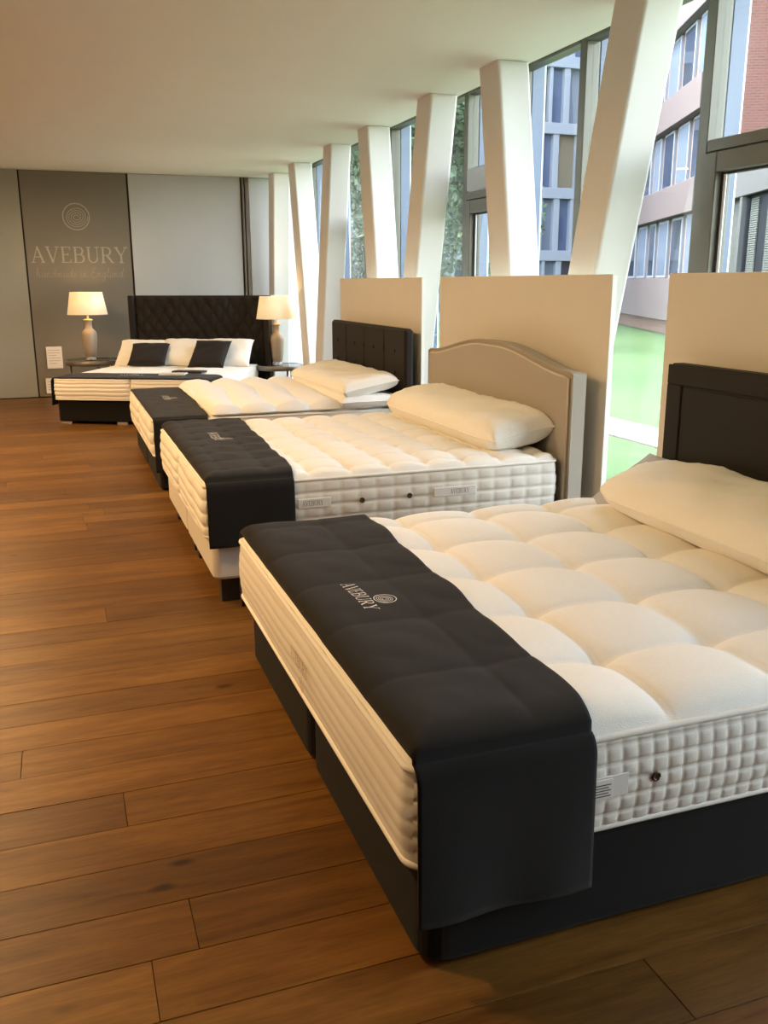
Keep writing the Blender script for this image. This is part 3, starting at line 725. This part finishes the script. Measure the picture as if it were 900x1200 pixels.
uu = (Yg - .02) / by + (Zg - HZ + .08) / bz; vv = (Yg - .02) / by - (Zg - HZ + .08) / bz
q = (np.abs(np.sin(np.pi * uu / 2 + 0)) * np.abs(np.sin(np.pi * vv / 2))) ** .45
ed = np.minimum(np.minimum(Yg - HW0 - .07, HW1 - .07 - Yg), HZ - .012 - Zg); q = q * sstep(ed / .03)
part('tufted_field', (np.stack([L4 + .058 - .034 * q, Yg, Zg], -1).reshape(-1, 3), gridfaces(ny, nz)), 'black_velvet', hb, True)
for i in range(0, 26):
    for j in range(0, 8):
        yb_, zb_ = .02 + by * i, HZ - .08 - bz * j
        if (i + j) % 2 == 0 and zb_ > .5 and HW0 + .1 < yb_ < HW1 - .1:
            o = inst('button', bm_, hb, (L4 + .050, yb_, zb_)); o.rotation_euler = (0, math.radians(-90), 0)
for y in (HW0, HW1 - .07):
    part('wing', cbox(L4 - .02, y, .02, L4 + .15, y + .07, HZ, .012), 'black_velvet', hb)
m4 = Mat_(L4, W4 / 2 - .004, .225, .3, .3, .15, .15, .010, .010)
m4w = Mat_(L4, W4, .225, .3, .3, .15, .15, .006, .010)
for k, lab in ((0, 'cream mattress on the half of the farthest bed nearer the windows'), (1, 'cream mattress on the half of the farthest bed nearer the lettered wall panel')):
    build_mattress(tuple(w4(0, k * (W4 / 2 + .004), .264)), RZ4, m4, lab, 'pair of cream mattresses on the farthest bed', near=(.10, 3, .006), foot=(0, 5, .009), res=.03)
r4, s4 = build_runner(tuple(w4(0, 0, .264)), RZ4, m4w, 'charcoal runner across the foot of the farthest bed', .002, .44, .44, -.02, -.06, text=(.2, 1.08, .80, .05, .275, .93, .03), off=.026)
def bedpillow(name, x, y, z, dims, tilt, yaw, m, seed, label, cat, group):
    o = add_pillow(name, tuple(w4(x, y, z)), (0, 0, 0), dims, m, seed, label, cat, group, n=(18, 22), pinch=.16)
    o.rotation_euler = (Matrix.Rotation(RZ4 + yaw, 4, 'Z') @ Matrix.Rotation(math.radians(-tilt), 4, 'Y')).to_euler(); return o
bedpillow('pillow', 1.72, 1.41, .64, (.44, .62, .17), 40, .05, 'pillow_cotton', 1.1, 'white pillow propped on the farthest bed at the side by the lettered panel', 'pillow', 'white pillows on the farthest bed')
bedpillow('pillow', 1.73, .86, .65, (.44, .62, .17), 42, -.04, 'pillow_cotton', 2.9, 'white pillow propped between the two dark cushions on the farthest bed', 'pillow', 'white pillows on the farthest bed')
bedpillow('pillow', 1.73, .30, .65, (.44, .60, .17), 44, .03, 'pillow_cotton', 4.2, 'white pillow propped on the farthest bed at the side by the windows', 'pillow', 'white pillows on the farthest bed')
bedpillow('cushion', 1.50, 1.24, .645, (.40, .46, .12), 36, .12, 'black_velvet', 5.2, 'dark square cushion leaning on the white pillow nearest the lettered panel', 'cushion', 'dark cushions on the farthest bed')
bedpillow('cushion', 1.50, .46, .655, (.43, .46, .12), 44, -.10, 'black_velvet', 3.3, 'dark square cushion leaning on the white pillow nearest the windows', 'cushion', 'dark cushions on the farthest bed')
def flat4(name, x, y, z, lx, ly, h, yaw, m, label, cat):
    o = thing(name, tuple(w4(x, y, z)), RZ4 + yaw, label, cat); part('cover', cbox(-lx / 2, -ly / 2, 0, lx / 2, ly / 2, h, .002), m, o); return o
bk = flat4('brochure', .32, .50, .522, .21, .28, .012, .15, 'paper', 'white brochure lying on the runner of the farthest bed', 'brochure')
part('cover_band', box(-.08, -.135, .0121, -.02, .135, .0126), 'label_print', bk)
flat4('folder', .62, .42, .515, .16, .36, .022, -.1, 'black_wood', 'slim black folder lying behind the white brochure on the farthest bed', 'folder')

# ------------------------------------------------------------------ display boards
for (ya, yb, lab) in ((1.30, 3.57, 'beige display board behind the dark framed headboard of the nearest bed'), (4.03, 6.24, 'beige display board behind the arched headboard'), (6.60, 8.74, 'beige display board behind the plain black headboard')):
    p = thing('display_board', (2.665, ya, 0), 0, lab, 'board', 'beige display boards behind the beds')
    part('board', cbox(0, 0, .004, .03, yb - ya, 1.536, .0015), 'panel_paint', p)
    for y in (.25, yb - ya - .29): part('foot', cbox(-.02, y, 0, .17, y + .04, .06, .003), 'panel_edge', p)
    for y in (-.002, yb - ya): part('daylit_edge', box(.001, y, .01, .029, y + .002, 1.53), 'panel_edge', p)  # pale strips paint the window daylight on the board ends

# ------------------------------------------------------------------ lamps and side tables
def table(loc, lab, r, h, cordless=True):
    t = thing('side_table', loc, 0, lab, 'table', 'round side tables by the farthest bed')
    part('table_rim', lathe([(r - .012, h - .062), (r, h - .058), (r + .003, h - .03), (r, h - .004), (r - .012, h)], 48, caps=False), 'pewter', t, True)
    part('table_top', lathe([(r - .013, h - .02), (r - .013, h - .004)], 48), 'smoked_glass', t)
    part('table_underside', lathe([(r - .013, h - .058), (r - .013, h - .05)], 48), 'pewter', t)
    for k in range(3):
        a = math.radians(40 + 120 * k); x, y = (r - .05) * math.cos(a), (r - .05) * math.sin(a)
        part('leg', tube([(x * 1.05, y * 1.05, 0), (x, y, h - .055)], .014, 10), 'glide_steel', t, True)
    part('shelf', lathe([(r - .07, .16), (r - .07, .175)], 36), 'smoked_glass', t)
def lamp(loc, lab, s=1.0):
    l_ = thing('table_lamp', loc, 0, lab, 'lamp', 'lit table lamps beside the farthest bed')
    part('foot', lathe([(.0, 0), (.068, 0), (.068, .012), (.060, .03), (.060, .038)], 28), 'acrylic', l_, True)
    part('body', lathe([(.052, .038), (.066, .05), (.084, .16), (.094, .27), (.096, .32), (.088, .355), (.06, .385), (.046, .40), (.041, .44), (.044, .48), (.052, .50), (.048, .512), (.02, .52)], 32), 'lamp_ceramic', l_, True)
    part('collar', lathe([(.055, .497), (.062, .505), (.055, .515), (.012, .524), (.012, .56)], 24), 'lamp_gold', l_, True)
    part('stem', tube([(0, 0, .555), (0, 0, .66)], .006, 8), 'lamp_gold', l_)
    part('bulb', lathe([(.008, .64), (.022, .66), (.032, .70), (.028, .735), (.012, .752), (.001, .755)], 16), 'bulb', l_, True)
    o = part('lamp_shade', lathe([(.250, .575), (.200, .855)], 48, caps=False), 'lamp_shade', l_, True)
    m_ = o.modifiers.new('thick', 'SOLIDIFY'); m_.thickness = .003
    part('shade_ring', tube([(0.250 * math.cos(a), 0.250 * math.sin(a), .576) for a in np.linspace(0, 2 * math.pi, 48)[:-1]], .003, 6, True), 'paper', o)
    part('spider', join(*[tube([(0, 0, .845), (.199 * math.cos(a), .199 * math.sin(a), .848)], .003, 6) for a in (0, 2.094, 4.189)] + [tube([(0, 0, .66), (.04, 0, .70), (.04, 0, .78), (0, 0, .845)], .002, 6)]), 'lamp_gold', l_)
    L = bpy.data.lights.new('lamp_bulb', 'POINT'); L.energy = 6; L.color = (1, .62, .28); L.shadow_soft_size = .035
    lo = bpy.data.objects.new('lamp_bulb', L); COL.objects.link(lo); lo.parent = l_; lo.location = (0, 0, .79)
    return l_
table((.41, 12.45, 0), 'round dark side table below the lettered wall panel', .34, .535)
l1 = lamp((.395, 12.45, .535), 'lit table lamp with pale urn body before the lettered wall panel')
part('power_cord', tube([(.06, .0, .012), (.12, -.05, .010), (.2, -.02, .010), (.30, .08, .009), (.36, .12, -.02), (.37, .12, -.2)], .004, 6), 'flex_black', l1, True)
table((2.655, 11.42, 0), 'round dark side table in the corner by the windows', .30, .482)
lamp((2.63, 11.42, .482), 'lit table lamp with pale urn body in the corner by the windows')

# notices on the wall
def notice(x0, z0, x1, z1, lab, n):
    o = thing('notice', (x0, YB - .0125, z0), 0, lab, 'notice'); w, h = x1 - x0, z1 - z0
    part('card', cbox(0, 0, 0, w, .012, h, .002), 'paper', o)
    part('print_lines', join(*[box(.025, -.0006, h - .05 - .035 * k, w - .025 - .05 * (k % 3 == 2), .0, h - .043 - .035 * k) for k in range(n)]), 'paper_print', o, kind='stuff')
notice(-.155, .385, .045, .675, 'small white printed notice on the lettered panel beside the table', 6)
notice(-.195, .05, -.05, .255, 'lower white notice near the floor, partly behind the bed corner', 4)

# ------------------------------------------------------------------ outside
struct('ground', box(3.55, -30, -.35, 60, 60, -.06), 'lawn_grass')
pth = root_struct('path', (0, 0, 0)); pm = mk_mesh('slab', *cbox(5.35, 0, -.09, 6.02, .89, -.035, .008), 'paving')
for k in range(16): inst('slab', pm, pth, (0, 2.5 + .9 * k, 0))
def tree(loc, h, cr_, n, lab, leaf, seed, cz=None):
    rg = np.random.default_rng(seed); t = thing('tree', loc, 0, lab, 'tree', 'trees on the lawn outside')
    tr = [(0, 0, 0), (.05, .03, h * .3), (-.03, .06, h * .55), (.04, 0, h * .85)]
    part('trunk', join(tube(tr[:3], .11, 8), tube(tr[2:], .07, 8)), 'bark', t, True)
    for k in range(7):
        a = k * 2.4; z = h * (.35 + .07 * k); part('branch', tube([(0, 0, z), (cr_ * .35 * math.cos(a), cr_ * .35 * math.sin(a), z + .35), (cr_ * .75 * math.cos(a), cr_ * .75 * math.sin(a), z + .8)], .03, 6), 'bark', t)
    cz = cz or h * .62
    P = rg.normal(size=(n, 3)); P /= np.linalg.norm(P, axis=1, keepdims=True); P *= rg.uniform(.35, 1, (n, 1)) ** .5
    P *= np.array([cr_, cr_, h * .42]) * (1 + .25 * np.sin(5 * np.arctan2(P[:, 1], P[:, 0]) + 7 * P[:, 2])[:, None]); P += np.array([0, 0, cz])
    A = rg.normal(size=(n, 3)); A /= np.linalg.norm(A, axis=1, keepdims=True); Bv = np.cross(A, rg.normal(size=(n, 3))); Bv /= np.linalg.norm(Bv, axis=1, keepdims=True)
    s = rg.uniform(.05, .10, (n, 1)); V = np.stack([P - A * s, P - Bv * s * .5, P + A * s, P + Bv * s * .5], 1).reshape(-1, 3)
    part('foliage', (V, np.arange(4 * n).reshape(-1, 4)), leaf, t, kind='stuff')
tree((7.1, 18.2, -.06), 8.0, 1.5, 30000, 'dense dark tree seen through the gap behind the third column', 'leaf_dark', 1)
tree((5.7, 22.8, -.06), 8.5, 1.7, 26000, 'dark tree farther along the lawn, seen between the far columns', 'leaf_dark', 2)
tree((11.2, 22.6, -.06), 6.2, 1.1, 7000, 'small bright green tree before the glass building', 'leaf_green', 5)

hd = thing('hedge', (3.9, 25.5, -.06), 0, 'long dark clipped hedge across the lawn behind the trees', 'hedge')
part('stems', join(*[tube([(.3 + .5 * k, .5, 0), (.35 + .5 * k, .55, 2.0)], .03, 6) for k in range(11)]), 'bark', hd, kind='stuff')
rg = np.random.default_rng(9); nh = 16000
P = np.stack([rg.uniform(0, 6.0, nh), .5 + .5 * rg.choice([-1, 1], nh) * rg.uniform(.3, 1, nh), rg.uniform(.02, 2.9, nh)], -1)
A = rg.normal(size=(nh, 3)); A /= np.linalg.norm(A, axis=1, keepdims=True); Bv = np.cross(A, rg.normal(size=(nh, 3))); Bv /= np.linalg.norm(Bv, axis=1, keepdims=True); q = rg.uniform(.05, .1, (nh, 1))
part('foliage', (np.stack([P - A * q, P - Bv * q * .6, P + A * q, P + Bv * q * .6], 1).reshape(-1, 3), np.arange(4 * nh).reshape(-1, 4)), 'leaf_dark', hd, kind='stuff')

# glass office building across the lawn
G = thing('office_building', (8.0, 34.5, -.06), 0, 'pale glass office building with white window bands across the lawn', 'building')
part('core', box(0, .35, 0, 15.5, 8, 15), 'facade_core', G)
pitch = 2.47; z_first = .35
pn = {k: None for k in ()}
pr_ = random.Random(11)
mull = mk_mesh('mullion', *cbox(-.13, -.12, 0, .13, .25, pitch - .42, .01), 'facade_white')
mull2 = mk_mesh('mullion', *cbox(-.07, -.12, 0, .07, .25, pitch - .42, .01), 'facade_white')
panes = {(m_, w_): mk_mesh('pane', *box(0, .12, 0, w_, .16, pitch - .42), m_) for m_ in ('pane_blue', 'pane_pale', 'pane_dark', 'curtain_tan') for w_ in (.55, .85)}
for f in range(6):
    zb = z_first + f * pitch
    part('spandrel_band', cbox(0, -.16, zb - .42, 15.5, .34, zb, .01), 'facade_white', G)
    if f == 5: break
    x = .1 * (f % 3)
    while x < 15.2:
        w_ = pr_.choice((.55, .85)); wide = pr_.random() < .6
        inst('mullion', mull if wide else mull2, G, (x, 0, zb)); g = .13 if wide else .07
        inst('pane', panes[(pr_.choice(('pane_blue', 'pane_blue', 'pane_blue', 'pane_pale', 'pane_dark', 'curtain_tan')), w_)], G, (x + g, 0, zb)); x += w_ + g + (.10)
# brick wing on the right, its long side running back towards the glass building
Wg = thing('brick_building', (15.95, 20.47, -.06), math.atan2(.923, .385), 'red brick building outside with pale stone bands along its side', 'building')
part('end_wall', box(.0, -8, 0, .35, -.45, 13), 'brick_red', Wg, label='plain red brick end wall')
part('corner_trim', cbox(-.04, -.45, 0, .36, -.02, 13, .01), 'stone_band', Wg)
part('side_wall', box(.36, -8, 0, 13.5, -.30, 13), 'brick_pink', Wg)
for f in range(5):
    zb = -.2 + 2.52 * f
    part('stone_band', cbox(.37, -.32, zb + 1.05 if f else .45, 13.4, 0.02, zb + 1.9 if f else 1.65, .01), 'stone_band', Wg)
    z0 = (zb + 1.9) if f else 1.65; z1 = -.2 + 2.52 * (f + 1) + 1.05
    x = .9
    k = 0
    while x < 13:
        w_ = 1.15 if k % 3 else .8
        wn = part('window', cbox(x, -.32, z0 + .02, x + w_, -.22, z1 - .02, .01), 'facade_white', Wg)
        part('pane', box(x + .09, -.23, z0 + .1, x + w_ - .09, -.21, z1 - .1), 'pane_dark' if (k + f) % 2 else 'pane_pale', wn); x += w_ + .42; k += 1
A_ = thing('annex', (15.95 - .05, 20.47 - .08, -.06), math.atan2(.923, .385), 'low grey fronted annex with venetian blinds, before the brick end wall', 'building')
part('roof', box(-7, -5, 3.95, -.06, -.3, 4.15), 'fascia_grey', A_)
part('wall', box(-7, -5, 0, -.06, -.46, 3.5), 'annex_dark', A_); part('plinth', box(-7, -.455, 0, -.06, -.3, 1.3), 'fascia_grey', A_)
part('fascia', cbox(-7, -.36, 3.45, -.06, -.26, 4.15, .01), 'fascia_grey', A_)
for x in (-.3, -2.6, -5.0):
    part('post', cbox(x - .09, -.40, 1.3, x + .09, -.28, 3.45, .01), 'fascia_grey', A_)
for x in (-1.25, -2.2, -3.4, -4.5):
    part('blind', join(*[box(x, -.452, 1.45 + .05 * k, x + .5, -.425, 1.483 + .05 * k) for k in range(39)]), 'blind_white', A_, kind='stuff')
print('planks', nplank)
